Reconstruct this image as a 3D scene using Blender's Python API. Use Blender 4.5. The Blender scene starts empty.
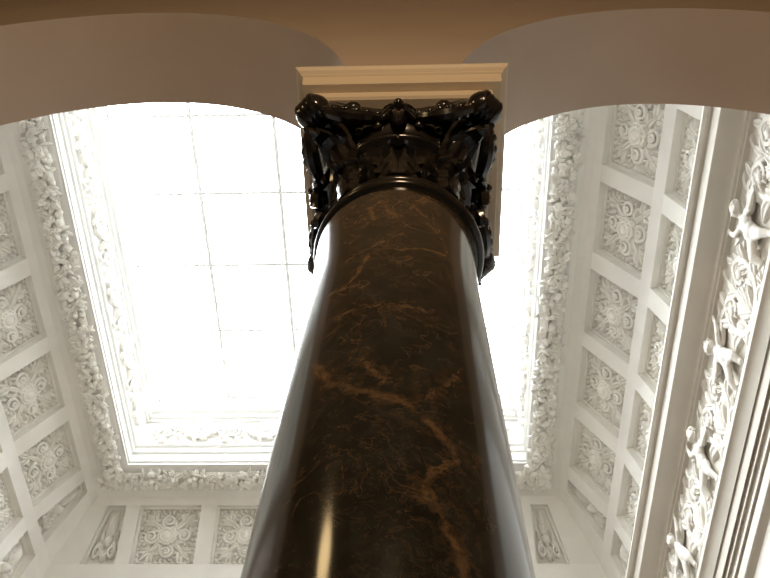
import bpy, math, random
from mathutils import Vector, Matrix
import numpy as np

sc = bpy.context.scene
COL = sc.collection
PI = math.pi
random.seed(7)
CAMZ = 1.6
R = random.Random(11)

# ------------------------------------------------------------------ materials
def nt(name):
    m = bpy.data.materials.new(name); m.use_nodes = True
    t = m.node_tree; b = t.nodes['Principled BSDF']
    return m, t, b

def plaster(name, col, var=0.05, rough=0.75, bump=0.12):
    m, t, b = nt(name)
    g = t.nodes.new('ShaderNodeNewGeometry')
    n = t.nodes.new('ShaderNodeTexNoise'); n.inputs['Scale'].default_value = 1.3; n.inputs['Detail'].default_value = 6
    t.links.new(g.outputs['Position'], n.inputs['Vector'])
    r = t.nodes.new('ShaderNodeValToRGB')
    r.color_ramp.elements[0].position = 0.3; r.color_ramp.elements[1].position = 0.7
    r.color_ramp.elements[0].color = tuple(c * (1 - var) for c in col) + (1,)
    r.color_ramp.elements[1].color = tuple(min(1, c * (1 + var * .5)) for c in col) + (1,)
    t.links.new(n.outputs['Fac'], r.inputs['Fac']); t.links.new(r.outputs['Color'], b.inputs['Base Color'])
    n2 = t.nodes.new('ShaderNodeTexNoise'); n2.inputs['Scale'].default_value = 45; n2.inputs['Detail'].default_value = 3
    t.links.new(g.outputs['Position'], n2.inputs['Vector'])
    bp = t.nodes.new('ShaderNodeBump'); bp.inputs['Strength'].default_value = bump; bp.inputs['Distance'].default_value = 0.01
    t.links.new(n2.outputs['Fac'], bp.inputs['Height']); t.links.new(bp.outputs['Normal'], b.inputs['Normal'])
    b.inputs['Roughness'].default_value = rough
    return m

M_WHITE = plaster('white_plaster', (0.81, 0.795, 0.75))
M_RELIEF = plaster('white_relief_plaster', (0.86, 0.845, 0.80), .03, .6)
M_ENTAB = plaster('shaded_cornice_plaster', (0.66, 0.63, 0.565))  # darker copy of the white plaster; its tan stands for shade on the cornice
M_FRIEZE = plaster('shaded_relief_plaster', (0.72, 0.695, 0.64), .05, .65)  # relief plaster darkened in colour where the frieze came out overlit
M_WELL = plaster('well_plaster', (0.70, 0.69, 0.66))  # white plaster toned down so the light well does not blow out
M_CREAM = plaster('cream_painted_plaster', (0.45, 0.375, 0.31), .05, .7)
M_STONE = plaster('cream_impost_stone', (0.60, 0.52, 0.40), .05, .55)
M_FLOOR = plaster('dark_floor_stone', (0.06, 0.05, 0.04), .2, .35)  # unseen floor, kept near black to cut light bounced upward
M_WARMWALL = plaster('ochre_painted_plaster', (0.45, 0.38, 0.28), .05, .75)

def marble():
    m, t, b = nt('dark_veined_marble')
    L = t.links.new
    def N(k, **kw):
        n = t.nodes.new('ShaderNode' + k)
        for a, v in kw.items(): setattr(n, a, v)
        return n
    def math_(op, a, bb=None, clamp=False):
        n = N('Math', operation=op); n.use_clamp = clamp
        for i, v in enumerate((a, bb)):
            if v is None: continue
            if isinstance(v, (int, float)): n.inputs[i].default_value = v
            else: L(v, n.inputs[i])
        return n.outputs[0]
    g = N('NewGeometry'); pos = g.outputs['Position']
    def noise(scale, det=8, rough=.6, dist=0.0):
        n = N('TexNoise'); n.inputs['Scale'].default_value = scale; n.inputs['Detail'].default_value = det
        n.inputs['Roughness'].default_value = rough; n.inputs['Distortion'].default_value = dist
        L(pos, n.inputs['Vector']); return n.outputs['Fac']
    def ridge(fac, width):               # thin lines where the noise crosses 0.5
        a = math_('ABSOLUTE', math_('SUBTRACT', fac, .5))
        return math_('SUBTRACT', 1.0, math_('DIVIDE', a, width), True)
    # mottled ground
    r = N('ValToRGB'); e = r.color_ramp.elements
    e[0].position = .32; e[0].color = (.0058, .0070, .0066, 1)
    e[1].position = .68; e[1].color = (.028, .030, .026, 1)
    k = r.color_ramp.elements.new(.5); k.color = (.0132, .0148, .0130, 1)
    L(noise(7, 10, .68, .6), r.inputs['Fac'])
    # fine crackle
    fine = math_('MULTIPLY', ridge(noise(16, 6, .6, 1.2), .018), math_('GREATER_THAN', noise(5, 3), .5))
    mid = math_('MULTIPLY', ridge(noise(4.2, 5, .55, 1.4), .016), ridge(noise(2.1, 2), .16))
    # the large veins: distance kept on the mesh, broken up by noise
    at = N('Attribute', attribute_name='vein'); at2 = N('Attribute', attribute_name='vein_strength')
    jit = math_('MULTIPLY', math_('SUBTRACT', noise(11, 9, .75), .5), .13)
    dist = math_('ABSOLUTE', math_('ADD', at.outputs['Fac'], jit))
    big = math_('SUBTRACT', 1.0, math_('DIVIDE', dist, math_('MULTIPLY', at2.outputs['Fac'], .024)), True)
    big = math_('MULTIPLY', big, math_('ADD', -.25, math_('MULTIPLY', noise(24, 6, .7), 1.9)), True)
    halo = math_('SUBTRACT', 1.0, math_('DIVIDE', dist, .10), True)
    halo = math_('MULTIPLY', math_('MULTIPLY', halo, math_('GREATER_THAN', noise(30, 6), .52)), .22)
    # the stone turns browner and more veined near its head
    sep = N('SeparateXYZ'); L(pos, sep.inputs[0])
    upper = N('MapRange'); upper.inputs[1].default_value = 4.5; upper.inputs[2].default_value = 5.6
    L(sep.outputs['Z'], upper.inputs[0])
    mixu = N('Mix', data_type='RGBA'); L(math_('MULTIPLY', upper.outputs[0], .6), mixu.inputs['Factor'])
    L(r.outputs['Color'], mixu.inputs['A']); mixu.inputs['B'].default_value = (.054, .045, .033, 1)
    v = math_('ADD', math_('MULTIPLY', fine, .34), math_('MULTIPLY', mid, .5))
    v = math_('MULTIPLY', v, math_('ADD', .7, math_('MULTIPLY', upper.outputs[0], 1.1)))
    v = math_('MAXIMUM', math_('ADD', v, halo), math_('MULTIPLY', big, .95), True)
    mix = N('Mix', data_type='RGBA'); L(v, mix.inputs['Factor'])
    L(mixu.outputs['Result'], mix.inputs['A']); mix.inputs['B'].default_value = (.19, .115, .058, 1)
    L(mix.outputs['Result'], b.inputs['Base Color'])
    b.inputs['Roughness'].default_value = .12
    b.inputs['IOR'].default_value = 1.5
    return m
M_MARBLE = marble()

def dark_stone():
    m, t, b = nt('polished_black_stone')
    g = t.nodes.new('ShaderNodeNewGeometry')
    n = t.nodes.new('ShaderNodeTexNoise'); n.inputs['Scale'].default_value = 9; n.inputs['Detail'].default_value = 7
    r = t.nodes.new('ShaderNodeValToRGB'); e = r.color_ramp.elements
    e[0].position = .35; e[0].color = (.004, .0045, .005, 1); e[1].position = .8; e[1].color = (.018, .0145, .011, 1)
    t.links.new(g.outputs['Position'], n.inputs['Vector']); t.links.new(n.outputs['Fac'], r.inputs['Fac'])
    t.links.new(r.outputs['Color'], b.inputs['Base Color'])
    b.inputs['Roughness'].default_value = .16
    return m
M_BLACK = dark_stone()

def glass():
    m = bpy.data.materials.new('roof_glass'); m.use_nodes = True; t = m.node_tree; t.nodes.clear()
    o = t.nodes.new('ShaderNodeOutputMaterial'); mx = t.nodes.new('ShaderNodeMixShader')
    tr = t.nodes.new('ShaderNodeBsdfTransparent'); gl = t.nodes.new('ShaderNodeBsdfGlossy')
    fr = t.nodes.new('ShaderNodeFresnel'); fr.inputs['IOR'].default_value = 1.3
    n = t.nodes.new('ShaderNodeTexNoise'); n.inputs['Scale'].default_value = .8; n.inputs['Detail'].default_value = 5
    r = t.nodes.new('ShaderNodeValToRGB')
    r.color_ramp.elements[0].color = (.86, .88, .88, 1); r.color_ramp.elements[1].color = (.95, .96, .96, 1)
    g = t.nodes.new('ShaderNodeNewGeometry')
    t.links.new(g.outputs['Position'], n.inputs['Vector']); t.links.new(n.outputs['Fac'], r.inputs['Fac'])
    t.links.new(r.outputs['Color'], tr.inputs['Color'])
    gl.inputs['Roughness'].default_value = .05
    t.links.new(fr.outputs[0], mx.inputs[0]); t.links.new(tr.outputs[0], mx.inputs[1]); t.links.new(gl.outputs[0], mx.inputs[2])
    t.links.new(mx.outputs[0], o.inputs[0])
    return m
M_GLASS = glass()
M_BAR = plaster('glare_pale_metal', (.86, .86, .86), .03, .5)  # bars coloured near white to imitate glare washing them out

# ------------------------------------------------------------------ mesh builder
class MB:
    def __init__(s): s.v = []; s.f = []; s.M = None
    def at(s, M): s.M = M; return s
    def add(s, vs, fs):
        o = len(s.v)
        if s.M is not None: vs = [s.M @ Vector(p) for p in vs]
        s.v += [tuple(p) for p in vs]; s.f += [tuple(o + i for i in q) for q in fs]
    def quad(s, a, b, c, d): s.add([a, b, c, d], [(0, 1, 2, 3)])
    def grid(s, rows, closeu=False, closev=False):
        nu, nv = len(rows), len(rows[0]); vs = [p for r in rows for p in r]; fs = []
        for i in range(nu if closeu else nu - 1):
            for j in range(nv if closev else nv - 1):
                i2 = (i + 1) % nu; j2 = (j + 1) % nv
                fs.append((i * nv + j, i * nv + j2, i2 * nv + j2, i2 * nv + j))
        s.add(vs, fs)
    def box(s, a, b):
        x0, y0, z0 = a; x1, y1, z1 = b
        s.add([(x0,y0,z0),(x1,y0,z0),(x1,y1,z0),(x0,y1,z0),(x0,y0,z1),(x1,y0,z1),(x1,y1,z1),(x0,y1,z1)],
              [(0,3,2,1),(4,5,6,7),(0,1,5,4),(1,2,6,5),(2,3,7,6),(3,0,4,7)])
    def lathe(s, prof, n=48, cx=0, cy=0, cap=False):
        rows = [[(cx + r * math.cos(2*PI*k/n), cy + r * math.sin(2*PI*k/n), z) for k in range(n)] for r, z in prof]
        s.grid(rows, closev=True)
        if cap:
            for row, rev in ((rows[0], True), (rows[-1], False)):
                s.add(row, [tuple(reversed(range(n))) if rev else tuple(range(n))])
    def tube(s, pts, rad, n=8, flat=1.0):
        pts = [Vector(p) for p in pts]; rows = []; nrm = None
        if not isinstance(rad, (list, tuple)): rad = [rad] * len(pts)
        for i, p in enumerate(pts):
            t = (pts[min(i+1, len(pts)-1)] - pts[max(i-1, 0)]).normalized()
            if nrm is None:
                nrm = t.orthogonal().normalized()
            nrm = (nrm - t * nrm.dot(t)).normalized(); bn = t.cross(nrm)
            rows.append([tuple(p + (nrm * math.cos(2*PI*k/n) + bn * math.sin(2*PI*k/n)) * rad[i]) for k in range(n)])
        s.grid(rows, closev=True)
        s.add(rows[0], [tuple(reversed(range(n)))]); s.add(rows[-1], [tuple(range(n))])
    def ball(s, c, r, nu=8, nv=10):
        if not isinstance(r, (list, tuple)): r = (r, r, r)
        rows = [[(c[0] + r[0]*math.sin(PI*i/nu)*math.cos(2*PI*j/nv), c[1] + r[1]*math.sin(PI*i/nu)*math.sin(2*PI*j/nv), c[2] + r[2]*math.cos(PI*i/nu))
                 for j in range(nv)] for i in range(nu + 1)]
        s.grid(rows, closev=True)
    def petal(s, o, ang, ln, wd, ht, curl=0.0, bend=0.0, tip=.8, groove=.25, nu=7, nv=6):
        """a raised leaf lying on the local plane, running along ang from o; height along local z"""
        rows = []
        for i in range(nu + 1):
            u = i / nu
            w = wd * .5 * (math.sin(PI * min(1, max(.0, u ** tip))) ** .75 * .94 + .06 * (1 - u))
            a = ang + bend * u
            cx = o[0] + math.cos(ang + bend * u * .5) * ln * u; cy = o[1] + math.sin(ang + bend * u * .5) * ln * u
            px, py = -math.sin(a), math.cos(a)
            lift = ht * (math.sin(PI * min(1, u * .85 + .12))) + curl * u * u
            row = []
            for j in range(nv + 1):
                v = -1 + 2 * j / nv
                h = lift * math.sqrt(max(0, 1 - abs(v) ** 2.4)) * (1 - groove * math.exp(-(v / .3) ** 2))
                row.append((cx + px * w * v, cy + py * w * v, o[2] + h))
            rows.append(row)
        s.grid(rows)
    def spiral(s, c, r0, turns, a0, sgn, rad, z=0.0, rise=0.0, n=8, steps=22, rend=.25):
        pts = []; rr = []
        for i in range(steps + 1):
            u = i / steps; r = r0 * (1 - .88 * u); a = a0 + sgn * 2 * PI * turns * u
            pts.append((c[0] + r * math.cos(a), c[1] + r * math.sin(a), z + rise * u)); rr.append(rad * (1 - (1 - rend) * u))
        s.tube(pts, rr, n)
    def build(s, name, mat, parent=None, smooth=True, kind=None):
        me = bpy.data.meshes.new(name); me.from_pydata(s.v, [], s.f); me.materials.append(mat)
        if smooth:
            me.polygons.foreach_set('use_smooth', [True] * len(me.polygons)); me.set_sharp_from_angle(angle=math.radians(38))
        me.update()
        o = bpy.data.objects.new(name, me); COL.objects.link(o)
        if parent is not None: o.parent = parent
        if kind: o['kind'] = kind
        return o

def empty(name, label=None, cat=None, group=None, M=None, kind=None):
    o = bpy.data.objects.new(name, None); COL.objects.link(o)
    if M is not None: o.matrix_world = M
    tag(o, label, cat, group, kind); return o
def tag(o, label=None, cat=None, group=None, kind=None):
    for k, v in (('label', label), ('category', cat), ('group', group), ('kind', kind)):
        if v: o[k] = v
    return o
def copy_tree(o, parent=None):
    c = o.copy(); COL.objects.link(c)
    if parent is not None: c.parent = parent
    for ch in list(o.children): copy_tree(ch, c)
    return c
def frame(o, a, b, n):                    # local x, y, z -> world
    M = Matrix.Identity(4)
    for i, ax in enumerate((a, b, n)):
        ax = Vector(ax).normalized()
        for r in range(3): M[r][i] = ax[r]
    for r in range(3): M[r][3] = o[r]
    return M

# ------------------------------------------------------------------ the place (metres, camera above the origin)
CX, CY = -0.075, 1.997                    # column axis
YN_A, YF_A = 1.46, 2.54                   # near and far face of the arcade wall
GL, GR, GF, GN = -8.74, 3.88, 15.51, 3.30 # outer edge of the garland round the skylight
GZ = CAMZ + 17.36                         # its height
WALLX_R, WALLX_L, WALLY_F = GR + 1.72, GL - 1.72, GF + 1.72
LW = .72                                  # garland width; inside it the light well rises
LL, LR, LF, LN = GL + LW, GR - .62, GF - .78, GN + LW
GLASSZ = CAMZ + 20.45

# ---- arcade wall with the two arches
def arch_z(x):
    for cx, a, z0, h in ((-3.085, 2.645, 7.34, 4.16), (2.80, 2.43, 7.34, 3.70)):
        if abs(x - cx) < a: return z0 + h * math.sqrt(1 - ((x - cx) / a) ** 2)
    return None
def build_arcade():
    m = MB(); top = 15.8
    xs = []
    for cx, a in ((-3.085, 2.645), (2.80, 2.43)):
        xs.append([cx - a * math.cos(PI * k / 96) for k in range(97)])
    def col(x, zb): return zb
    for cx_i, X in enumerate(xs):
        zs = [arch_z(x) or 7.34 for x in X]
        zs[0] = zs[-1] = 7.34
        m.grid([[(x, YN_A, z), (x, YF_A, z)] for x, z in zip(X, zs)])
        for i in range(96):
            x0, x1, z0, z1 = X[i], X[i+1], zs[i], zs[i+1]
            m.quad((x0, YN_A, z0), (x1, YN_A, z1), (x1, YN_A, top), (x0, YN_A, top))
            m.quad((x0, YF_A, z0), (x0, YF_A, top), (x1, YF_A, top), (x1, YF_A, z1))
    # pier above the column, and the solid piers beyond both arches
    m.box((xs[0][-1], YN_A, 7.34), (xs[1][0], YF_A, top))
    m.box((-16, YN_A, 0), (xs[0][0], YF_A, top)); m.box((xs[1][-1], YN_A, 0), (10, YF_A, top))
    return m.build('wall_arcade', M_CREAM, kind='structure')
build_arcade()

# ---- the room the camera stands in
m = MB(); m.box((-16, -8, -.3), (10, 20, 0)); m.build('floor', M_FLOOR, kind='structure')
m = MB(); m.box((-16, -8.3, 0), (10, -8, 14.6)); m.build('wall_back', M_WARMWALL, kind='structure')
m = MB(); m.box((-11.3, -8, 0), (-11, YN_A, 14.6)); m.build('wall_west', M_WARMWALL, kind='structure')
m = MB(); m.box((7.6, -8, 0), (7.9, YN_A, 14.6)); m.build('wall_east', M_WARMWALL, kind='structure')
m = MB(); m.box((-11.3, -8.3, 14.6), (7.9, YN_A, 14.9)); m.build('ceiling_vestibule', M_WARMWALL, kind='structure')

# ---- stair hall: frames of the four sides
# side(u, d, z): u runs along the side, d outward from the garland's outer edge
NS = .30                                   # the arcade side is squeezed against the arcade wall
SIDES = {
    'right': (lambda u, d, z: (GR + d, u, z), GN, GF, NS, 1.0),
    'left':  (lambda u, d, z: (GL - d, u, z), GN, GF, NS, 1.0),
    'far':   (lambda u, d, z: (u, GF + d, z), GL, GR, 1.0, 1.0),
    'near':  (lambda u, d, z: (u, GN - d * NS, z), GL, GR, 1.0, 1.0),
}
# cove section: (d, c below the garland)
P0, P1, P2, P3, P4, P5 = (0, .02), (.46, .25), (1.19, 1.75), (1.30, 2.13), (1.60, 3.62), (1.70, 4.60)
BEND = [(0, .02), (.14, .02), (.30, .09), P1]

Y_COF = [(4.2, 5.95), (6.36, 8.10), (8.55, 10.30), (10.72, 12.46), (12.93, 14.62)]
X_COF = [(-7.77, -6.0), (-5.54, -3.78), (-3.32, -1.56), (-1.09, .67), (1.13, 2.89)]
COF = {'right': Y_COF, 'left': Y_COF, 'far': X_COF, 'near': X_COF}
def mit(d): return .50 + .40 * (d - .46)     # stile kept along the mitre

def cell_list(side):
    """coffers of one side: functions of d giving their two ends"""
    fn, u0, u1, e0, e1 = SIDES[side]
    L = []
    if side in ('far', 'near'):
        L.append((lambda d: u0 - e0 * d + mit(d), lambda d: -8.17))
    for a, b in COF[side]: L.append((lambda d, a=a: a, lambda d, b=b: b))
    if side in ('right', 'left'): L.append((lambda d: 15.06, lambda d: u1 + e1 * d - mit(d)))
    else: L.append((lambda d: 3.36, lambda d: u1 + e1 * d - mit(d)))
    return L

def build_cove():
    m = MB()
    for side, (fn, u0, u1, e0, e1) in SIDES.items():
        S = lambda u, d, c: fn(u, d, GZ - c)
        def strip(pa, pb):
            m.quad(S(u0 - e0*pa[0], *pa), S(u1 + e1*pa[0], *pa), S(u1 + e1*pb[0], *pb), S(u0 - e0*pb[0], *pb))
        for a, b in zip(BEND[:-1], BEND[1:]): strip(a, b)
        strip(P2, P3); strip(P4, P5)
        for pa, pb in ((P1, P2), (P3, P4)):
            cells = cell_list(side)
            prev = lambda d: u0 - e0 * d
            # outward normal of the band (away from the room), used for the recess
            tl = math.hypot(pb[0]-pa[0], pb[1]-pa[1]); nd, nc = (pb[1]-pa[1]) / tl, -(pb[0]-pa[0]) / tl
            for lo, hi in cells + [None and 0 or (lambda d: u1 + e1 * d, None)]:
                q = lambda fu, p: S(fu(p[0]), *p)
                m.quad(q(prev, pa), q(lo, pa), q(lo, pb), q(prev, pb))
                if hi is None: break
                # stepped recess
                ring = [(lo(pa[0]), pa), (hi(pa[0]), pa), (hi(pb[0]), pb), (lo(pb[0]), pb)]
                if side == 'near': ring[0] = (min(ring[0][0], ring[1][0] - .1), pa)
                cu = sum(r[0] for r in ring) / 4; ct = .5
                def off(ins, dep):
                    out = []
                    for k, (u, p) in enumerate(ring):
                        du = ins * (1 if k in (0, 3) else -1); tt = ins / tl * (1 if k < 2 else -1)
                        d = p[0] + (pb[0]-pa[0]) * tt; c = p[1] + (pb[1]-pa[1]) * tt
                        un = u + du
                        # keep narrow corner coffers from turning inside out
                        other = ring[(1, 0, 3, 2)[k]][0]
                        if (other - u) * (other - ins * (-1 if k in (0, 3) else 1) * -1 - un) <= 0 and abs(other-u) < 2.2*ins: un = (u + other) / 2 - (0.01 if k in (0, 3) else -.01)
                        out.append(S(un, d + nd * dep, c + nc * dep))
                    return out
                rings = [off(0, 0), off(0, .17), off(.035, .175), off(.035, .20), off(.05, .205), off(.05, .31)]
                m.grid(rings, closev=True)
                m.quad(*rings[-1])
                prev = hi
    return m.build('ceiling', M_WHITE, smooth=False, kind='structure')
build_cove()

# ---- walls of the stair hall below, with the crowning entablature
def prof_right():
    """entablature section as (x, z): x from slope measured at the photo's eye point"""
    P = [(5.40, GZ - 4.35), (5.10, CAMZ + 13.20), (4.90, CAMZ + 13.17), (4.872, CAMZ + 13.10), (4.872, CAMZ + 13.03), (4.90, CAMZ + 13.0)]
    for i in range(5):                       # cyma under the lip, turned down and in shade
        a = i / 4; P.append((4.905 + .075 * a, CAMZ + 12.985 - .035 * a - .02 * math.sin(PI * a)))
    P += [(4.985, CAMZ + 12.94), (4.985, CAMZ + 12.63), (5.02, CAMZ + 12.61)]
    for i in range(1, 9):                    # broad hollow
        a = i / 8; P.append((5.02 + .29 * math.sin(a * PI / 2), CAMZ + 12.61 - .10 * a - .06 * (1 - math.cos(a * PI / 2))))
    P += [(5.31, CAMZ + 12.40), (5.35, CAMZ + 12.38), (5.35, CAMZ + 12.33), (5.43, CAMZ + 12.31)]
    P += [(5.43, CAMZ + 10.80), (5.33, CAMZ + 10.78), (5.30, CAMZ + 10.73), (5.30, CAMZ + 10.64)]
    for i in range(1, 7):
        a = i / 6; P.append((5.30 + .12 * a, CAMZ + 10.64 - .24 * a * a - .03 * a))
    z = lambda x, s: CAMZ + x / s
    P += [(5.45, z(5.45, .5205)), (5.45, z(5.45, .5366)), (5.415, z(5.415, .5352)), (5.415, z(5.415, .5378)), (5.47, z(5.47, .5405)), (5.47, z(5.47, .5448)),
          (5.45, z(5.45, .5450)), (5.45, z(5.45, .5470)), (5.50, z(5.50, .5500)), (5.50, z(5.50, .5564)), (5.47, z(5.47, .5566)), (5.47, z(5.47, .5590)),
          (5.53, z(5.53, .5646)), (5.50, z(5.50, .565)), (5.50, z(5.50, .5762)), (5.54, z(5.54, .5800))]
    for i in range(1, 5):
        a = i / 4; P.append((5.54 + .06 * a, z(5.54, .58) - .10 * a))
    P += [(5.60, 0)]
    return P
PR = prof_right()
WOFF = [(x - GR, z) for x, z in PR]        # as offset d from the garland edge, absolute z
def wall(side, name, trim):
    fn, u0, u1, e0, e1 = SIDES[side]
    back = [(2.1, 0), (2.1, GZ - 4.3)]
    zt = WOFF[-2][1]
    mat = M_WHITE if side == 'right' else M_CREAM  # left and far walls, unseen, take cream to cut and warm bounced light
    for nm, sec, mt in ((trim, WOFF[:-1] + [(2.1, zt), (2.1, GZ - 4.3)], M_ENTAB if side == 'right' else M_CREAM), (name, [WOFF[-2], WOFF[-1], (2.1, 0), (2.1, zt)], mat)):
        m = MB(); rows = []
        for d, z in sec:
            if side in ('right', 'left'): a, b = YF_A, u1 + d
            else: a, b = u0 - d, u1 + d
            rows.append([fn(a, d, z), fn(b, d, z)])
        m.grid(rows, closeu=True)
        m.build(nm, mt, smooth=True, kind='structure')
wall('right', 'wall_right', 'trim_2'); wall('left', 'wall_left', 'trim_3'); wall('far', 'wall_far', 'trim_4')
# wall of the hall above the arches, up to the cove
m = MB(); m.box((-16, YF_A - .35, 15.75), (10, GN - 1.70 * NS + .02 if GN - 1.70*NS > YF_A else YF_A, GZ + .2)); m.build('wall_near', M_WHITE, kind='structure')

# ---- light well and skylight
def well():
    # section: outward offset from the well face (negative = into the opening), height above garland plane
    sec = [(.02, -.02), (-.05, 0.0), (-.05, .05), (-.02, .08), (-.02, .12), (-.06, .14), (-.06, .19), (0.0, .24), (0.0, .52), (-.05, .56), (-.05, .62), (.02, .66), (.02, .84), (-.04, .88), (-.04, .92),
           (0.0, .94), (0.0, 1.98), (-.05, 2.0), (-.05, 2.08), (-.11, 2.14), (-.11, 2.22), (-.04, 2.26), (-.04, 2.40), (-.12, 2.46), (-.12, 2.52)]
    sec += [(-.12 - .06 * (1 - math.cos(a * PI / 12)), 2.52 + .40 * math.sin(a * PI / 12)) for a in range(1, 7)]
    sec += [(-.18, 3.00), (-.20, 3.02), (-.20, 3.08), (.3, 3.12)]
    rows = []
    m = MB()
    for o, h in sec:
        z = GZ + h - .02
        rows.append([(LL - o, LN - o, z), (LR + o, LN - o, z), (LR + o, LF + o, z), (LL - o, LF + o, z)])
    m.grid(rows, closev=True)
    # bed the garland lies on
    zz = GZ - .02
    a = [(GL, GN, zz), (GR, GN, zz), (GR, GF, zz), (GL, GF, zz)]; b = [(LL, LN, zz), (LR, LN, zz), (LR, LF, zz), (LL, LF, zz)]
    m.grid([a, b], closev=True)
    return m.build('trim_1', M_WELL, kind='structure')
well()
OPEN = .42
win = empty('window_1', kind='structure')
bars = MB(); zb = GLASSZ
xb = [-5.69, -3.49, -1.28, .93]
yb = [5.60, 7.77, 9.96, 12.14]
S1 = 1.4
for x in xb: bars.box((x - .05, LN, zb - .05), (x + .05, LF, zb - .012))
for y in [3.42 + .0] + yb: bars.box((LL, y - .038, zb - .04), (LR, y + .038, zb - .014))
fr = bars.build('glazing_bars', M_BAR, win, smooth=False)
gp = MB(); gp.box((LL - .1, LN - .1, zb - .01), (LR + .1, LF + .1, zb + .002))
gp.build('pane', M_GLASS, win, smooth=False)

# ------------------------------------------------------------------ coffer rosettes
def rosette_parts():
    """parts of the square rosette on a field of half-size 1, relief along z"""
    parts = {}
    b = MB(); prof = [(0, .30), (.06, .295), (.11, .27), (.13, .235), (.145, .25), (.175, .262), (.205, .245), (.222, .20), (.24, .215), (.27, .20), (.285, .12), (.29, 0)]
    rows = []
    for r, z in prof:
        r *= 1.22; rows.append([(r * (1 + (.05 if r > .2 else 0) * math.cos(14 * 2*PI*k/56)) * math.cos(2*PI*k/56), r * (1 + (.05 if r > .2 else 0) * math.cos(14 * 2*PI*k/56)) * math.sin(2*PI*k/56), z) for k in range(56)])
    b.grid(rows, closev=True)
    parts['boss'] = [(b, 0)]
    # acanthus spray towards a corner
    c = MB()
    c.petal((.26, 0, 0), 0, .62, .22, .17, .06, groove=.45)
    c.petal((.72, 0, 0), 0, .50, .26, .16, .05, groove=.5)
    for sg in (1, -1):
        c.petal((.30, .05*sg, 0), sg * .55, .42, .16, .15, .03, bend=sg * .45)
        c.petal((.66, .05*sg, 0), sg * .55, .44, .17, .16, .04, bend=sg * .45)
        c.petal((.82, .07*sg, 0), sg * .42, .40, .15, .14, .04, bend=sg * .5)
    parts['corner_leaf'] = [(c, PI/4 + k * PI/2) for k in range(4)]
    # side motif: one large volute ringed by a fan of leaves
    d = MB()
    d.spiral((.56, .02), .235, 1.9, PI * .95, -1, .068, z=.07, rise=.12, rend=.4, steps=30)
    d.ball((.56, .02, .16), .07, 6, 9)
    for i in range(7):
        a = -1.35 + i * .45
        d.petal((.56 + .22 * math.cos(a), .02 + .24 * math.sin(a), 0), a + .15, .26 - .02 * abs(i - 3), .135, .17, .05, bend=.35, nu=6, nv=4)
    for sg in (1, -1): d.petal((.24, .05*sg, 0), sg * .45, .22, .11, .14, .02)
    parts['side_scroll'] = [(d, k * PI/2) for k in range(4)]
    e = MB(); n = 10; per = 12; rows = []
    for i in range(4 * n * per):
        k, f = divmod(i, n * per); t = -1 + 2 * f / (n * per); ca, sa = math.cos(k*PI/2), math.sin(k*PI/2)
        w = abs(math.sin(PI * f / per)) ** .6; hw = .02 + .045 * w; row = []
        for j in range(7):
            v = -1 + j / 3; x = .955 + hw * v; y = t * (x if abs(t) > .95 else .955)
            row.append((x*ca - y*sa, x*sa + y*ca, (.02 + .10 * w) * math.sqrt(max(0, 1 - v*v))))
        rows.append(row)
    e.grid(rows, closeu=True)
    parts['bead_border'] = [(e, 0)]
    return parts

def make_rosette(a, b, h, label):
    """a, b half-sizes, h relief height"""
    root = empty('rosette_panel', label, 'rosette', 'coffer rosettes')
    for name, insts in ROS.items():
        for mb, ang in insts:
            M = Matrix.Diagonal((a, b, h, 1)) @ Matrix.Rotation(ang, 4, 'Z')
            key = (name, round(a, 2), round(b, 2), round(ang, 2))
            if key not in CACHE:
                q = MB(); q.at(M).add(mb.v, mb.f); o = q.build(name, M_RELIEF); CACHE[key] = o.data
            else:
                o = bpy.data.objects.new(name, CACHE[key]); COL.objects.link(o)
            o.parent = root
    return root
ROS = rosette_parts(); CACHE = {}

def make_corner(wb, wt, sh, hgt, h, label, mirror):
    """leaf ornament of a corner coffer: half-height hgt, bottom and top half-widths wb, wt, the top shifted by sh"""
    root = empty('corner_ornament', label, 'ornament', 'corner coffer ornaments')
    def put(name, q):
        q2 = MB()
        out = []
        for x, y, z in q.v:
            t = (y + 1) / 2; w = wb + (wt - wb) * t; s = sh * t
            out.append((mirror * (x * w + s), y * hgt, z * h))
        q2.add(out, q.f if mirror > 0 else [tuple(reversed(f)) for f in q.f])
        return q2.build(name, M_RELIEF, root)
    b = MB(); b.ball((0, -.15, .02), (.30, .22, .28), 8, 12); put('boss', b)
    l = MB(); l.petal((0, .0, 0), PI/2, .98, .62, .30, .05)
    for sg in (1, -1):
        l.petal((.05*sg, .05, 0), PI/2 - sg*.75, .62, .34, .2, bend=-sg*.2); l.petal((.05*sg, .3, 0), PI/2 - sg*.6, .55, .32, .2, bend=-sg*.2)
    put('leaf', l)
    for sg in (1, -1):
        s = MB(); s.spiral((.52*sg, -.55), .30, 1.5, PI/2, -sg, .10, z=.08, rise=.08); s.petal((.3*sg, -.25, 0), -PI/2 + sg*1.2, .6, .3, .2)
        s.petal((.55*sg, -.2, 0), PI/2 - sg*.4, .5, .25, .2); put('scroll', s)
    f = MB()
    for i in range(5): f.petal((0, -.55, 0), -PI/2 + (i - 2) * .6, .42, .22, .2)
    put('palmette', f)
    return root

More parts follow.
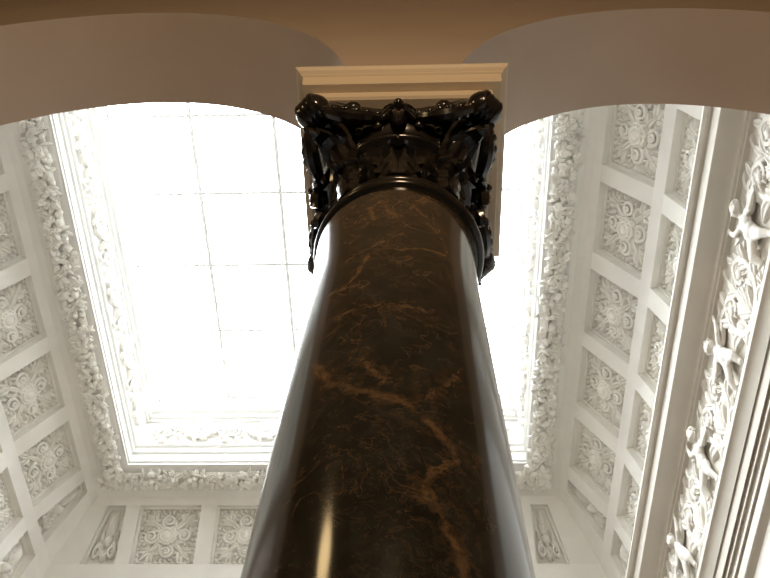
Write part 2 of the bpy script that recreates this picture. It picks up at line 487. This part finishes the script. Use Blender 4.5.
ORD = ['fifth from its far corner', 'fourth from its far corner', 'third from its far corner', 'second from its far corner', 'nearest its far corner']
def band_frame(side, u, pa, pb, dep):
    fn = SIDES[side][0]
    tl = math.hypot(pb[0]-pa[0], pb[1]-pa[1]); nd, nc = (pb[1]-pa[1]) / tl, -(pb[0]-pa[0]) / tl
    d = (pa[0]+pb[0]) / 2 + nd * dep; c = (pa[1]+pb[1]) / 2 + nc * dep
    o = Vector(fn(u, d, GZ - c))
    up = Vector(fn(u, pa[0], GZ - pa[1])) - Vector(fn(u, pb[0], GZ - pb[1]))
    n = Vector(fn(u, -nd, nc)) - Vector(fn(u, 0, 0))
    along = up.cross(n)
    return frame(o, along, up, n), tl
for side, cove in (('right', 'cove above cherub frieze'), ('left', 'cove facing cherub frieze'), ('far', 'far cove')):
    for row, (pa, pb) in enumerate(((P1, P2), (P3, P4))):
        if side == 'far' and row == 1: rn = 'lower'
        rn = 'upper' if row == 0 else 'lower'
        cells = cell_list(side)
        for k, (lo, hi) in enumerate(cells):
            regular = (k < len(cells) - 1) and not (side == 'far' and k == 0)
            if regular:
                u = (lo(0) + hi(0)) / 2; M, tl = band_frame(side, u, pa, pb, .305)
                if side == 'far':
                    if row == 1: continue
                    where = {1: 'next to the slanted corner ornament', 2: 'partly hidden by the column shaft', 3: 'third from the cherub side', 4: 'second from the cherub side', 5: 'next to the cherub side'}[k]
                    lab = f'square white plaster rosette in the {cove}, {where}'
                else:
                    lab = f'{"square" if row == 0 else "tall"} white rosette, {rn} coffer row of {cove}, {ORD[k]}'
                r = make_rosette((hi(0) - lo(0)) / 2 - .06, tl / 2 - .06, .95, lab)
                r.matrix_world = M
            else:
                if row == 1 and side == 'far': continue
                right_end = k == len(cells) - 1
                # trapezoid: straight edge on one side, mitre on the other
                e0, e1 = lo(pb[0]), hi(pb[0]); t0, t1 = lo(pa[0]), hi(pa[0])
                ub = (e0 + e1) / 2; M, tl = band_frame(side, ub, pa, pb, .305)
                wb = (e1 - e0) / 2 - .06; wt = max(.06, (t1 - t0) / 2 - .06); sh = (t0 + t1) / 2 - ub
                # local x of the frame may run against u
                sgn = 1 if (M.to_3x3() @ Vector((1, 0, 0))).dot(Vector(SIDES[side][0](1, 0, 0)) - Vector(SIDES[side][0](0, 0, 0))) > 0 else -1
                where = {'right': 'cove above cherub frieze', 'left': 'cove facing cherub frieze', 'far': 'far cove, ' + ('cherub frieze side' if right_end else 'side away from cherubs')}[side]
                lab = f'leafy white ornament in slanted {rn} corner coffer, {where}'
                r = make_corner(wb, wt, sh, tl / 2 - .08, 1.0, lab, sgn); r.matrix_world = M
# ------------------------------------------------------------------ fruit garland round the skylight
def garland():
    root = empty('fruit_garland', 'thick white plaster garland of fruit and leaves framing the skylight', 'garland', M=Matrix.Translation(((GL+GR)/2, (GF+GN)/2, GZ)))
    off = Vector(((GL+GR)/2, (GF+GN)/2, GZ))
    rg = random.Random(3)
    w = .56; half = w / 2
    for side in ('left', 'far', 'right', 'near'):
        fn, u0, u1, e0, e1 = SIDES[side]
        ns = 1 / NS if side == 'near' else 1
        T = lambda u, d, z: tuple(Vector(fn(u, d * (ns if side == 'near' else 1), z)) - off)
        lo, hi = u0 + .32, u1 - .32
        bed = MB(); rows = []
        for i in range(11):
            a = PI * i / 10
            d = -.33 - math.cos(a) * (half - .05); z = GZ + .03 - .17 * math.sin(a)
            rows.append([T(u0 - d, d, z), T(u1 + d, d, z)])
        bed.grid(rows)
        o = bed.build('garland_run', M_RELIEF, root)
        fruit, leaf = MB(), MB()
        u = lo - .2
        while u < hi + .2:
            n_across = 4
            for j in range(n_across):
                a = PI * (.18 + .64 * (j + .5) / n_across + rg.uniform(-.07, .07))
                d = -.33 - math.cos(a) * half; z = GZ - .21 * math.sin(a)
                uu = u + rg.uniform(-.09, .09) + (.07 if j == 1 else 0)
                P = Vector(T(uu, d, z))
                out = Vector(T(uu, -.33 - math.cos(a), GZ - math.sin(a))) - Vector(T(uu, -.33, GZ))
                al = Vector(T(uu + 1, d, z)) - P
                if rg.random() < .38:
                    r = rg.uniform(.06, .105)
                    k = rg.random()
                    if k < .3:                    # bunch of small berries
                        for _ in range(5):
                            q = P + al * rg.uniform(-.09, .09) + out.cross(al) * rg.uniform(-.08, .08) + out * rg.uniform(0, .05)
                            fruit.ball(q, .06, 5, 7)
                    else:
                        s1 = rg.uniform(.8, 1.25)
                        fruit.at(frame(P, al, out.cross(al), out)).ball((0, 0, 0), (r * s1, r, r * 1.05), 7, 9); fruit.M = None
                        if rg.random() < .5: fruit.at(frame(P + out * r * .95, al, out.cross(al), out)).ball((0, 0, 0), r * .25, 4, 6); fruit.M = None
                else:
                    for _ in range(3):
                        M = frame(P - out * .04, al, out.cross(al), out)
                        leaf.at(M).petal((0, 0, 0), rg.uniform(0, 2*PI), rg.uniform(.17, .28), rg.uniform(.09, .15), .10, rg.uniform(.0, .14), bend=rg.uniform(-.6, .6), groove=.5, nu=5, nv=4); leaf.M = None
            u += .165
        fo = fruit.build('fruit', M_RELIEF, o, kind='stuff'); lo_ = leaf.build('leaves', M_RELIEF, o, kind='stuff')
    return root
garland()

# ------------------------------------------------------------------ running scroll reliefs
def scroll_run(q_stem, q_leaf, q_rose, x0, x1, half, period, relief, seed=1):
    """rinceau along local x, |y| < half, relief along z"""
    rg = random.Random(seed)
    n = max(1, round((x1 - x0) / period)); per = (x1 - x0) / n
    k = half
    pts = [(x0 + (x1 - x0) * i / (n * 16), k * .62 * math.sin(PI * i / 16), relief * .45) for i in range(n * 16 + 1)]
    q_stem.tube(pts, [k * .085] * len(pts), 6)
    for i in range(n):
        sg = 1 if i % 2 == 0 else -1
        cx = x0 + per * (i + .5); cy = -sg * k * .12
        q_stem.spiral((cx, cy), k * .62, 1.5, sg * PI * .95, -sg, k * .105, z=relief * .4, rise=relief * .35, n=6, steps=20)
        qr = MB(); q_rose.append(qr); qr.ball((cx, cy, relief * .7), (k * .17, k * .17, relief * .5), 6, 8)
        for a in range(6): qr.petal((cx, cy, relief * .3), a * PI / 3, k * .34, k * .2, relief * .5, nu=4, nv=4)
        for j in range(7):
            a = sg * (PI * .95) + j * .75 * -sg
            q_leaf.petal((cx + math.cos(a) * k * .56, cy + math.sin(a) * k * .56, 0), a - sg * .7, k * rg.uniform(.55, .75), k * .34, relief * .9, relief * .2, bend=-sg * .7, nu=5, nv=4)
        q_leaf.petal((cx - per * .5, 0, 0), sg * 1.1, k * .8, k * .3, relief, bend=-sg * .8, nu=5, nv=4)
        q_leaf.petal((cx - per * .45, 0, 0), -sg * 1.2, k * .7, k * .3, relief, bend=sg * .8, nu=5, nv=4)

def well_frieze(name, M, length, lab):
    r = empty(name, lab, 'frieze', 'friezes inside the skylight well', M=M)
    a, b, c = MB(), MB(), []
    scroll_run(a, b, c, -length/2 + .35, length/2 - .35, .46, 1.0, .17, seed=len(lab))
    a.build('stem', M_RELIEF, r); b.build('leaves', M_RELIEF, r)
    for q in c: q.build('flower', M_RELIEF, r)
zf = GZ + 1.44
well_frieze('scroll_frieze', frame((LL, (LF+LN)/2, zf), (0, 1, 0), (0, 0, 1), (1, 0, 0)), LF - LN, 'white scroll frieze in the light well on the side facing the cherub wall')
well_frieze('scroll_frieze', frame((LR, (LF+LN)/2, zf), (0, 1, 0), (0, 0, -1), (-1, 0, 0)), LF - LN, 'white scroll frieze in the light well on the cherub wall side')
well_frieze('scroll_frieze', frame(((LL+LR)/2, LF, zf), (1, 0, 0), (0, 0, 1), (0, -1, 0)), LR - LL, 'white scroll frieze across the far end of the light well')

# ------------------------------------------------------------------ putti frieze on the right wall
FX = 5.43; FZ0, FZ1 = CAMZ + 10.82, CAMZ + 12.30; FZ = (FZ0 + FZ1) / 2
def solid(mb, voxel, smooth=4):
    """fuse overlapping shapes into one continuous surface"""
    me = bpy.data.meshes.new('t'); me.from_pydata(mb.v, [], mb.f); o = bpy.data.objects.new('t', me); COL.objects.link(o)
    rm = o.modifiers.new('r', 'REMESH'); rm.mode = 'VOXEL'; rm.voxel_size = voxel
    sm = o.modifiers.new('s', 'SMOOTH'); sm.iterations = smooth; sm.factor = .5
    dg = bpy.context.evaluated_depsgraph_get(); dg.update()
    out = bpy.data.meshes.new_from_object(o.evaluated_get(dg)); bpy.data.objects.remove(o)
    out.polygons.foreach_set('use_smooth', [True] * len(out.polygons)); return out
def limb(mb, pts, rad):
    P = [Vector(p) for p in pts]
    fine, rr = [], []
    for i in range(len(P) - 1):
        for s in range(6):
            a = s / 6; fine.append(P[i].lerp(P[i+1], a)); rr.append(rad[i] + (rad[i+1] - rad[i]) * a)
    fine.append(P[-1]); rr.append(rad[-1])
    mb.tube(fine, rr, 10)
    for p, r in zip(P, rad): mb.ball(p, r, 7, 10)
def cherub_meshes():
    """a plump winged child in high relief: local x along the frieze, y up, z out of the wall; about 1.35 tall"""
    b = MB()
    b.ball((0, .02, .17), (.17, .20, .15), 10, 14)          # belly and hips
    b.ball((.02, .22, .18), (.165, .19, .14), 10, 14)       # chest
    b.ball((-.08, -.12, .15), (.13, .13, .13)); b.ball((.09, -.12, .16), (.13, .13, .13))
    limb(b, [(.02, .36, .19), (.03, .46, .22)], [.075, .07])
    b.ball((.04, .565, .27), (.125, .145, .14), 12, 16)     # head
    b.ball((.04, .52, .365), (.07, .06, .05)); b.ball((-.02, .535, .355), (.05, .05, .04)); b.ball((.10, .535, .355), (.05, .05, .04))   # chin and cheeks
    b.ball((.04, .56, .415), (.024, .03, .028), 6, 8)       # nose
    b.ball((.04, .615, .385), (.085, .03, .035))            # brow
    b.ball((.04, .505, .408), (.034, .012, .016), 6, 8); b.ball((.04, .483, .402), (.028, .014, .016), 6, 8)  # lips
    b.ball((-.085, .56, .26), (.02, .04, .03), 6, 8); b.ball((.165, .56, .26), (.02, .04, .03), 6, 8)          # ears
    # arms: one raised to the scroll, one reaching aside
    limb(b, [(-.13, .31, .19), (-.32, .36, .24), (-.44, .55, .20)], [.072, .062, .045])
    limb(b, [(.17, .31, .19), (.34, .18, .25), (.50, .27, .20)], [.072, .062, .045])
    for hx, hy, hz, da in ((-.46, .60, .19, PI*.62), (.555, .31, .19, PI*.2)):
        b.ball((hx, hy, hz), (.045, .05, .03), 7, 9)
        for k, ln in enumerate((.07, .085, .08, .065)):
            a = da + (k - 1.5) * .28
            limb(b, [(hx + .03*math.cos(a), hy + .03*math.sin(a), hz), (hx + (.03+ln*.6)*math.cos(a), hy + (.03+ln*.6)*math.sin(a), hz + .012), (hx + (.03+ln)*math.cos(a), hy + (.03+ln)*math.sin(a), hz - .015)], [.016, .015, .012])
        a = da - 1.25
        limb(b, [(hx, hy, hz), (hx + .05*math.cos(a), hy + .05*math.sin(a), hz + .01), (hx + .075*math.cos(a+.4), hy + .075*math.sin(a+.4), hz + .01)], [.018, .017, .013])
    # legs
    limb(b, [(-.09, -.16, .17), (-.20, -.38, .25), (-.16, -.58, .15), (-.22, -.62, .20)], [.125, .085, .055, .04])
    limb(b, [(.10, -.16, .18), (.24, -.34, .22), (.38, -.54, .14), (.40, -.60, .19)], [.125, .085, .055, .04])
    body = solid(b, .016, 3)
    h = MB(); rg = random.Random(5)
    for i in range(46):
        a = rg.uniform(0, 2*PI); e = rg.uniform(.05, 1.0) * PI/2
        x, y, z = math.cos(a)*math.cos(e), math.sin(e), math.sin(a)*math.cos(e)
        if z > .62 and y < .6: continue
        h.ball((.04 + x*.125, .585 + y*.135, .265 + z*.135), .04, 5, 7)
    hair = solid(h, .014, 2)
    eyes = MB()
    for sx_ in (-.01, .09): eyes.ball((sx_, .575, .392), (.019, .012, .012), 6, 8)
    w = MB()
    for i in range(6):
        w.petal((-.10, .24, .06), PI - .2 - i * .23, .55 - .045 * i, .14, .12 - .012 * i, .03, bend=-.35, nu=6, nv=5)
    w.petal((-.06, .26, .10), PI - .35, .30, .2, .12, bend=-.3)
    w2 = MB(); w2.add([(-x + .06, y, z) for x, y, z in w.v], [tuple(reversed(f)) for f in w.f])
    return body, hair, eyes, w, w2
CB, CH, CE, CW, CW2 = cherub_meshes()
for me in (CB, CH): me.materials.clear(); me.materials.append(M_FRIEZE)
def cherub_first():
    r = empty('cherub_relief')
    for nm, me in (('body', CB), ('hair', CH)):
        o = bpy.data.objects.new(nm, me); COL.objects.link(o); o.parent = r
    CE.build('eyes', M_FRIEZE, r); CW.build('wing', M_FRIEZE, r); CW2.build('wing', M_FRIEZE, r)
    return r
c0 = cherub_first()
RF = lambda y, dz, tilt, mir: frame((FX, y, FZ - .06 + dz), (0, -1, 0), (0, 0, 1), (-1, 0, 0)) @ Matrix.Rotation(tilt, 4, 'Z') @ Matrix.Diagonal((mir, 1, .56, 1))
CHER = [(5.15, 'nearest the arcade, under its right-hand arch'), (7.45, 'second from the arcade'), (9.75, 'third from the arcade'), (12.05, 'fourth from the arcade'), (14.35, 'farthest from the arcade')]
for i, (y, w_) in enumerate(CHER):
    c = c0 if i == 0 else copy_tree(c0)
    c.matrix_world = RF(y, .0 if i % 2 == 0 else -.03, (-.22, .18, -.30, .25, -.15)[i], 1 if i % 2 == 0 else -1)
    tag(c, f'white plaster winged cherub on the carved wall frieze, {w_}', 'sculpture', 'cherubs on the wall frieze')
def acanthus_first():
    r = empty('acanthus_scroll')
    st, lf = MB(), MB()
    for sg in (1, -1):
        pts = [(sg * .02, -.60, .05), (sg * .14, -.62, .1), (sg * .42, -.58, .12), (sg * .72, -.36, .12), (sg * .84, .02, .12), (sg*.74, .36, .12), (sg*.46, .48, .13), (sg*.24, .30, .14), (sg*.30, .08, .15), (sg*.50, .08, .16)]
        fine = []
        for i in range(len(pts) - 1):
            p0, p1, p2, p3 = [Vector(pts[max(0, min(len(pts)-1, i + j))]) for j in (-1, 0, 1, 2)]
            for q in range(5):
                t = q / 5; fine.append(.5 * ((2*p1) + (p2-p0)*t + (2*p0-5*p1+4*p2-p3)*t*t + (3*p1-p0-3*p2+p3)*t**3))
        fine.append(Vector(pts[-1]))
        st.tube(fine, [.10 - .0012 * i for i in range(len(fine))], 8)
        # broad leaves wrapping the stem
        for i, ln, wd, sd, bd in ((4, .62, .30, -1, .9), (9, .70, .34, -1, 1.0), (15, .66, .32, -1, 1.0), (21, .60, .30, -1, 1.1), (27, .50, .26, -1, 1.1), (12, .50, .28, 1, .7), (19, .52, .28, 1, .9), (26, .42, .24, 1, .9)):
            t = fine[i+1] - fine[i]; a = math.atan2(t.y, t.x)
            lf.petal((fine[i].x, fine[i].y, .0), a + sg * sd * .45, ln, wd, .26, .06, bend=sg * sd * bd * .8, groove=.4, nu=8, nv=6)
        fl = MB(); fl.ball((sg*.48, .17, .18), (.12, .12, .12), 7, 10)
        for a in range(7): fl.petal((sg*.48, .17, .06), a*2*PI/7, .24, .16, .16, .03, nu=4, nv=4)
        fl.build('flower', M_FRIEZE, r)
    for i in range(5): lf.petal((0, -.60, .02), PI/2 + (i-2)*.36, .95 - .14*abs(i-2), .28, .26, .06, groove=.4, nu=8, nv=6)
    for i in range(3): lf.petal((0, .15, .02), PI/2 + (i-1)*.8, .55, .26, .22, .05, groove=.4)
    rg = random.Random(21)
    for i in range(9):
        for j in range(5):
            lf.petal((-1.0 + .25 * i + rg.uniform(-.06, .06), -.62 + .30 * j + rg.uniform(-.06, .06), 0), rg.uniform(0, 2*PI), rg.uniform(.34, .5), rg.uniform(.16, .24), rg.uniform(.12, .2), .05, bend=rg.uniform(-1, 1), groove=.45, nu=6, nv=5)
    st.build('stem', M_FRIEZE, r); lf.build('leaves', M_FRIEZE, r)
    return r
a0 = acanthus_first()
SCR = [3.95, 6.30, 8.60, 10.90, 13.20, 15.5]
names = ['between the arcade and the nearest cherub', 'between the first and second cherubs', 'between the second and third cherubs', 'between the third and fourth cherubs', 'between the fourth and fifth cherubs', 'beyond the farthest cherub']
for i, (y, w_) in enumerate(zip(SCR, names)):
    c = a0 if i == 0 else copy_tree(a0)
    c.matrix_world = RF(y, 0, 0, 1) @ Matrix.Diagonal((.70, .92, .62, 1))
    tag(c, f'white plaster acanthus scroll on the carved wall frieze, {w_}', 'relief', 'scrolls on the wall frieze')

# ------------------------------------------------------------------ impost block on the column
imp = empty('impost_block', 'cream moulded stone block resting on the black capital under the arches', 'impost', M=Matrix.Translation((CX + .040, CY, 7.02)))
def square_rings(prof):
    m = MB(); rows = [[(-h, -h, z), (h, -h, z), (h, h, z), (-h, h, z)] for h, z in prof]
    m.grid(rows, closev=True); m.add(rows[0], [(0, 3, 2, 1)]); m.add(rows[-1], [(0, 1, 2, 3)]); return m
square_rings([(.60, 0), (.61, .006), (.62, .012), (.626, .10), (.622, .135)]).build('lower_tier', M_STONE, imp, smooth=False)
square_rings([(.685, .105), (.69, .115), (.70, .26), (.715, .268), (.715, .285), (.74, .30), (.757, .32), (.757, .345), (.60, .36)]).build('cornice', M_STONE, imp, smooth=False)

# ------------------------------------------------------------------ the column
colm = empty('marble_column', 'dark brown veined marble column with an ornate black capital', 'column', M=Matrix.Translation((CX, CY, 0)), kind='thing')
VEINS = [
(1.0, [(-0.697, 4.118), (-0.462, 3.912), (-0.254, 3.826), (-0.054, 3.766), (0.116, 3.73), (0.245, 3.668), (0.355, 3.62), (0.445, 3.562), (0.495, 3.501)]),
(0.7, [(0.248, 3.71), (0.357, 3.833), (0.553, 3.968)]),
(0.9, [(0.298, 3.402), (0.266, 3.342), (0.294, 3.283), (0.349, 3.241), (0.374, 3.178), (0.45, 3.136), (0.471, 3.07), (.52, 2.9), (.4, 2.6)]),
(0.4, [(0.495, 3.501), (0.392, 3.449), (0.298, 3.402)]),
(0.4, [(-0.624, 4.394), (-0.378, 4.406), (-0.086, 4.401), (0.146, 4.387), (0.361, 4.373)]),
(0.55, [(-0.796, 4.22), (-0.679, 4.485), (-0.659, 4.658), (-0.356, 4.628)]),
(0.4, [(-0.236, 4.024), (-0.059, 3.873), (-0.019, 3.84)]),
(0.65, [(-0.195, 5.28), (-0.286, 5.473), (-0.161, 5.529), (-0.03, 5.368), (0.091, 5.342), (0.381, 5.616), (0.51, 5.773)]),
(0.6, [(0.647, 5.025), (0.338, 4.984), (0.069, 4.926), (-0.153, 4.994), (-0.425, 4.932), (-0.574, 4.91)]),
(0.6, [(-0.237, 4.918), (-0.351, 4.733), (-0.474, 4.637)]),
(0.5, [(0.113, 5.132), (-0.065, 5.031), (-0.175, 4.998)]),
(0.4, [(0.412, 5.311), (0.564, 5.224), (0.647, 5.025)]),
]
def shaft_r(z):
    r = .4515 - .009 * (z - 4.0)
    if z > 5.1: r += .024 * ((z - 5.1) / .64) ** 2
    return r
def build_shaft():
    m = MB(); nz, nth = 420, 200; z0, z1 = .55, 5.67
    zs = [z0 + (z1 - z0) * i / nz for i in range(nz + 1)]
    ths = [-PI + 2 * PI * k / nth for k in range(nth)]
    m.lathe([(0.001, z0)] + [(shaft_r(z), z) for z in zs], 4) if False else None
    rows = [[(shaft_r(z) * math.sin(t), -shaft_r(z) * math.cos(t), z) for t in ths] for z in zs]
    m.grid(rows, closev=True)
    o = m.build('shaft', M_MARBLE, colm)
    TH, Z = np.meshgrid(np.array(ths), np.array(zs)); A = TH.ravel() * .45; Zf = Z.ravel()
    best = np.full(A.shape, 9.0); st = np.full(A.shape, .5); sc_best = np.full(A.shape, 99.)
    for w, L in VEINS:
        for (t0, za), (t1, zb_) in zip(L[:-1], L[1:]):
            ax, bx = t0 * .45, t1 * .45; dx, dz = bx - ax, zb_ - za; l2 = dx*dx + dz*dz
            u = np.clip(((A - ax) * dx + (Zf - za) * dz) / l2, 0, 1)
            dd = np.hypot(A - ax - u * dx, Zf - za - u * dz)
            s = dd / (.4 + w); k = s < sc_best
            sc_best[k] = s[k]; best[k] = dd[k]; st[k] = w
    for nm, arr in (('vein', best), ('vein_strength', st)):
        a = o.data.attributes.new(nm, 'FLOAT', 'POINT'); a.data.foreach_set('value', arr.astype(np.float32))
    return o
build_shaft()
b = MB(); b.lathe([(.60, .22), (.63, .25), (.64, .30), (.62, .35), (.58, .37), (.54, .39), (.53, .43), (.55, .45), (.56, .48), (.55, .51), (.50, .53), (.478, .55)], 64, cap=True)
bo = b.build('base', M_MARBLE, colm); p = MB(); p.box((-.66, -.66, 0), (.66, .66, .22)); p.build('plinth', M_MARBLE, colm, smooth=False)

def build_capital():
    # bell with neck rings
    m = MB()
    ring = lambda r, z, t, n=7: [(r + t * math.cos(a), z + t * math.sin(a)) for a in [-PI/2 + PI * i / (n-1) for i in range(n)]]
    prof = [(.40, 5.63), (.450, 5.672), (.452, 5.69)] + ring(.456, 5.74, .036) + [(.452, 5.785)] + ring(.452, 5.81, .018) + [(.446, 5.838)] + ring(.438, 5.87, .026) + [(.425, 5.915), (.412, 5.98), (.405, 6.10), (.402, 6.30), (.408, 6.45), (.43, 6.56)] + ring(.455, 6.61, .035) + [(.47, 6.655), (.52, 6.70), (.545, 6.76), (.53, 6.82), (.42, 6.84)]
    m.lathe(prof, 72, cap=True)
    cap = m.build('capital', M_BLACK, colm); cap.location.x = .018
    # concave abacus
    ab = MB(); rows = []
    for sc_, z in ((.90, 6.84), (.95, 6.855), (.95, 6.885), (.985, 6.90), (1.0, 6.93), (1.0, 7.02)):
        row = []
        for k in range(4):
            a = k * PI / 2
            c1 = Vector((.665, -.56)); c2 = Vector((.56, -.665))   # cut corner, mirrored round
            p0 = Vector((-.47, -.60)); p1 = Vector((.47, -.60))
            for i in range(13):
                t = i / 12; x = p0.x + (p1.x - p0.x) * t; y = -.60 + .07 * math.sin(PI * t)
                row.append((sc_ * (x * math.cos(a) - y * math.sin(a)), sc_ * (x * math.sin(a) + y * math.cos(a)), z))
        rows.append(row)
    ab.grid(rows, closev=True); ab.add(rows[0], [tuple(reversed(range(52)))]); ab.add(rows[-1], [tuple(range(52))])
    ab.build('abacus', M_BLACK, cap)
    # four corner volutes on the diagonals: a rolled drum with spiral ridges each side, and a leaf under it
    def volute(ang):
        q = MB()
        M = Matrix.Rotation(ang, 4, 'Z') @ frame((0, 0, 0), (1, 0, 0), (0, 0, 1), (0, -1, 0))   # local x outward, y up, z sideways
        q.at(M)
        cx, cz, rr = .80, 6.845, .118
        for half_w, r in ((.055, rr),):
            rows = []
            for zc, f in ((-half_w, .0), (-half_w, .55), (-half_w - .012, .75), (-half_w, .98), (-half_w*.55, .92), (0, .86), (half_w*.55, .92), (half_w, .98), (half_w + .012, .75), (half_w, .55), (half_w, 0)):
                rows.append([(cx + r*f*math.cos(2*PI*k/28), cz + r*f*math.sin(2*PI*k/28), zc) for k in range(28)])
            q.grid(rows, closev=True)
        for s in (1, -1):
            q.spiral((cx, cz), rr * .93, 2.1, PI * .75, -1, .022, z=s * .058, rise=s * .03, n=7, steps=40)
            q.ball((cx, cz, s * .022), (.114, .114, .102), 10, 16)
        # stalk rising from the bell into the roll
        pts = [(.40, 6.33, 0), (.46, 6.50, 0), (.53, 6.66, 0), (.63, 6.82, 0), (.71, 6.92, 0), (.79, 6.955, 0)]
        for s in (1, -1): q.tube([(x, z, s * .05) for x, z, _ in pts], [.045, .05, .052, .045, .036, .02], 8)
        return q.build('volute', M_BLACK, cap)
    for k in range(4): volute(PI/4 + k * PI/2)
    def curled_leaf(ang, z0, r0, H, out, W):
        q = MB(); n = 14; rows_o, rows_i = [], []
        for i in range(n + 1):
            t = i / n
            if t < .72: rr = r0 + .02 + out * .35 * (t/.72) ** 2; z = z0 + H * t / .72 * .92
            else:
                a = (t - .72) / .28 * PI * 1.15; rr = r0 + .02 + out * .35 + out * .38 * (1 - math.cos(a)) ; z = z0 + H * .92 + H * .14 * math.sin(a)
            w = W * (.55 + .45 * math.sin(PI * min(1, t * .8 + .12))) * (1 if t < .6 else 1 - .75 * ((t - .6) / .4) ** 1.5) * (1 + .16 * math.cos(t * 24))
            ro, ri = [], []
            for j in range(9):
                v = -1 + j / 4
                th = ang + v * w / rr; bulge = .025 * (1 - v * v) + .022 * math.exp(-(v / .16) ** 2) - .016 * math.cos(v * 9)
                ro.append(((rr + bulge) * math.cos(th), (rr + bulge) * math.sin(th), z)); ri.append(((rr - .018) * math.cos(th), (rr - .018) * math.sin(th), z))
            rows_o.append(ro + list(reversed(ri)))
        q.grid(rows_o, closev=True); q.add(rows_o[0], [tuple(range(18))]); q.add(rows_o[-1], [tuple(reversed(range(18)))])
        return q.build('acanthus_leaf', M_BLACK, cap)
    for k in range(8): curled_leaf(k * PI/4, 5.95, .405, .36, .10, .135)
    for k in range(4): curled_leaf(PI/4 + k * PI/2, 6.06, .405, .46, .30, .125)
    # mid-side flower and the swags running to the volutes
    for k in range(4):
        M = Matrix.Rotation(k * PI/2, 4, 'Z') @ frame((0, -.55, 6.86), (1, 0, 0), (0, 0, 1), (0, -1, 0))
        q = MB(); q.at(M)
        for a in range(7): q.petal((0, 0, 0), a * 2*PI/7, .115, .075, .06, .02, nu=5, nv=4)
        q.ball((0, 0, .05), (.04, .04, .05), 6, 9)
        q.petal((0, -.04, 0), -PI/2, .26, .12, .07, .03); q.petal((-.03, -.02, 0), -PI/2 - .5, .18, .08, .06); q.petal((.03, -.02, 0), -PI/2 + .5, .18, .08, .06)
        q.build('fleuron', M_BLACK, cap)
        for s in (1, -1):
            q = MB(); pts, rad = [], []
            for i in range(15):
                t = i / 14; x = s * (.07 + .47 * t); z = 6.80 - .13 * math.sin(PI * t) + .02 * t; y = -.53 - .035 * math.sin(PI*t) - .06 * t * t
                pts.append((x, y, z)); rad.append(.024 + .03 * math.sin(PI * t))
            q.at(Matrix.Rotation(k * PI/2, 4, 'Z'))
            q.tube(pts, rad, 9)
            for i in range(2, 13, 2):
                q.ball((pts[i][0], pts[i][1] - rad[i] * .6, pts[i][2] + rad[i] * .3), rad[i] * .75, 6, 8)
            q.ball((s * .30, -.60, 6.80), (.06, .05, .055), 8, 10)
            q.build('swag', M_BLACK, cap)
    # egg and dart round the echinus
    q = MB()
    for k in range(24):
        a = 2 * PI * k / 24
        q.at(frame((.525 * math.cos(a), .525 * math.sin(a), 6.725), (-math.sin(a), math.cos(a), 0), (0, 0, 1), (math.cos(a), math.sin(a), 0))).ball((0, 0, 0), (.042, .06, .035), 6, 8)
    q.build('egg_moulding', M_BLACK, cap)
build_capital()

# ------------------------------------------------------------------ light
w = bpy.data.worlds.new('overcast_sky'); sc.world = w; w.use_nodes = True
bg = w.node_tree.nodes['Background']; bg.inputs['Color'].default_value = (.95, .975, 1.0, 1); bg.inputs['Strength'].default_value = 22.5
pl = bpy.data.lights.new('skylight_portal', 'AREA'); pl.shape = 'RECTANGLE'; pl.size = LR - LL; pl.size_y = LF - LN
pl.cycles.is_portal = True
po = bpy.data.objects.new('skylight_portal', pl); COL.objects.link(po); po.location = ((LL+LR)/2, (LF+LN)/2, GLASSZ + .05)
def lamp(loc, power, col, r):
    l = bpy.data.lights.new('lamp_and_fill', 'POINT'); l.energy = power; l.color = col; l.shadow_soft_size = r
    o = bpy.data.objects.new('lamp_and_fill', l); COL.objects.link(o); o.location = loc
WARM = (1.0, .74, .43)
lamp((-3.45, -1.45, 7.35), 75, (1.0, .70, .34), .36)
lamp((0.2, -3.2, 6.0), 480, (1.0, .69, .42), .35)  # added fill light behind the camera, no lamp seen there

# ------------------------------------------------------------------ camera
cam = bpy.data.cameras.new('camera'); co = bpy.data.objects.new('camera', cam); COL.objects.link(co)
RR = [[0.9994875234211977, 0.0237455795423901, 0.021467137153254948], [0.01095934445471556, -0.8839297985405387, 0.4674911806881557], [-0.030076291235515223, 0.46701633665673725, 0.8837370412069631]]
Mc = Matrix.Identity(4)
for i in range(3):
    Mc[i][0] = RR[0][i]; Mc[i][1] = RR[1][i]; Mc[i][2] = -RR[2][i]
Mc[2][3] = CAMZ
co.matrix_world = Mc
cam.sensor_width = 36; cam.lens = 795.475 / 770 * 36; cam.clip_end = 200
sc.camera = co
sc.view_settings.view_transform = 'Standard'; sc.view_settings.look = 'None'; sc.view_settings.gamma = 1
sc.view_settings.exposure = 0.0
sc.cycles.max_bounces = 10; sc.cycles.diffuse_bounces = 6; sc.cycles.transparent_max_bounces = 8
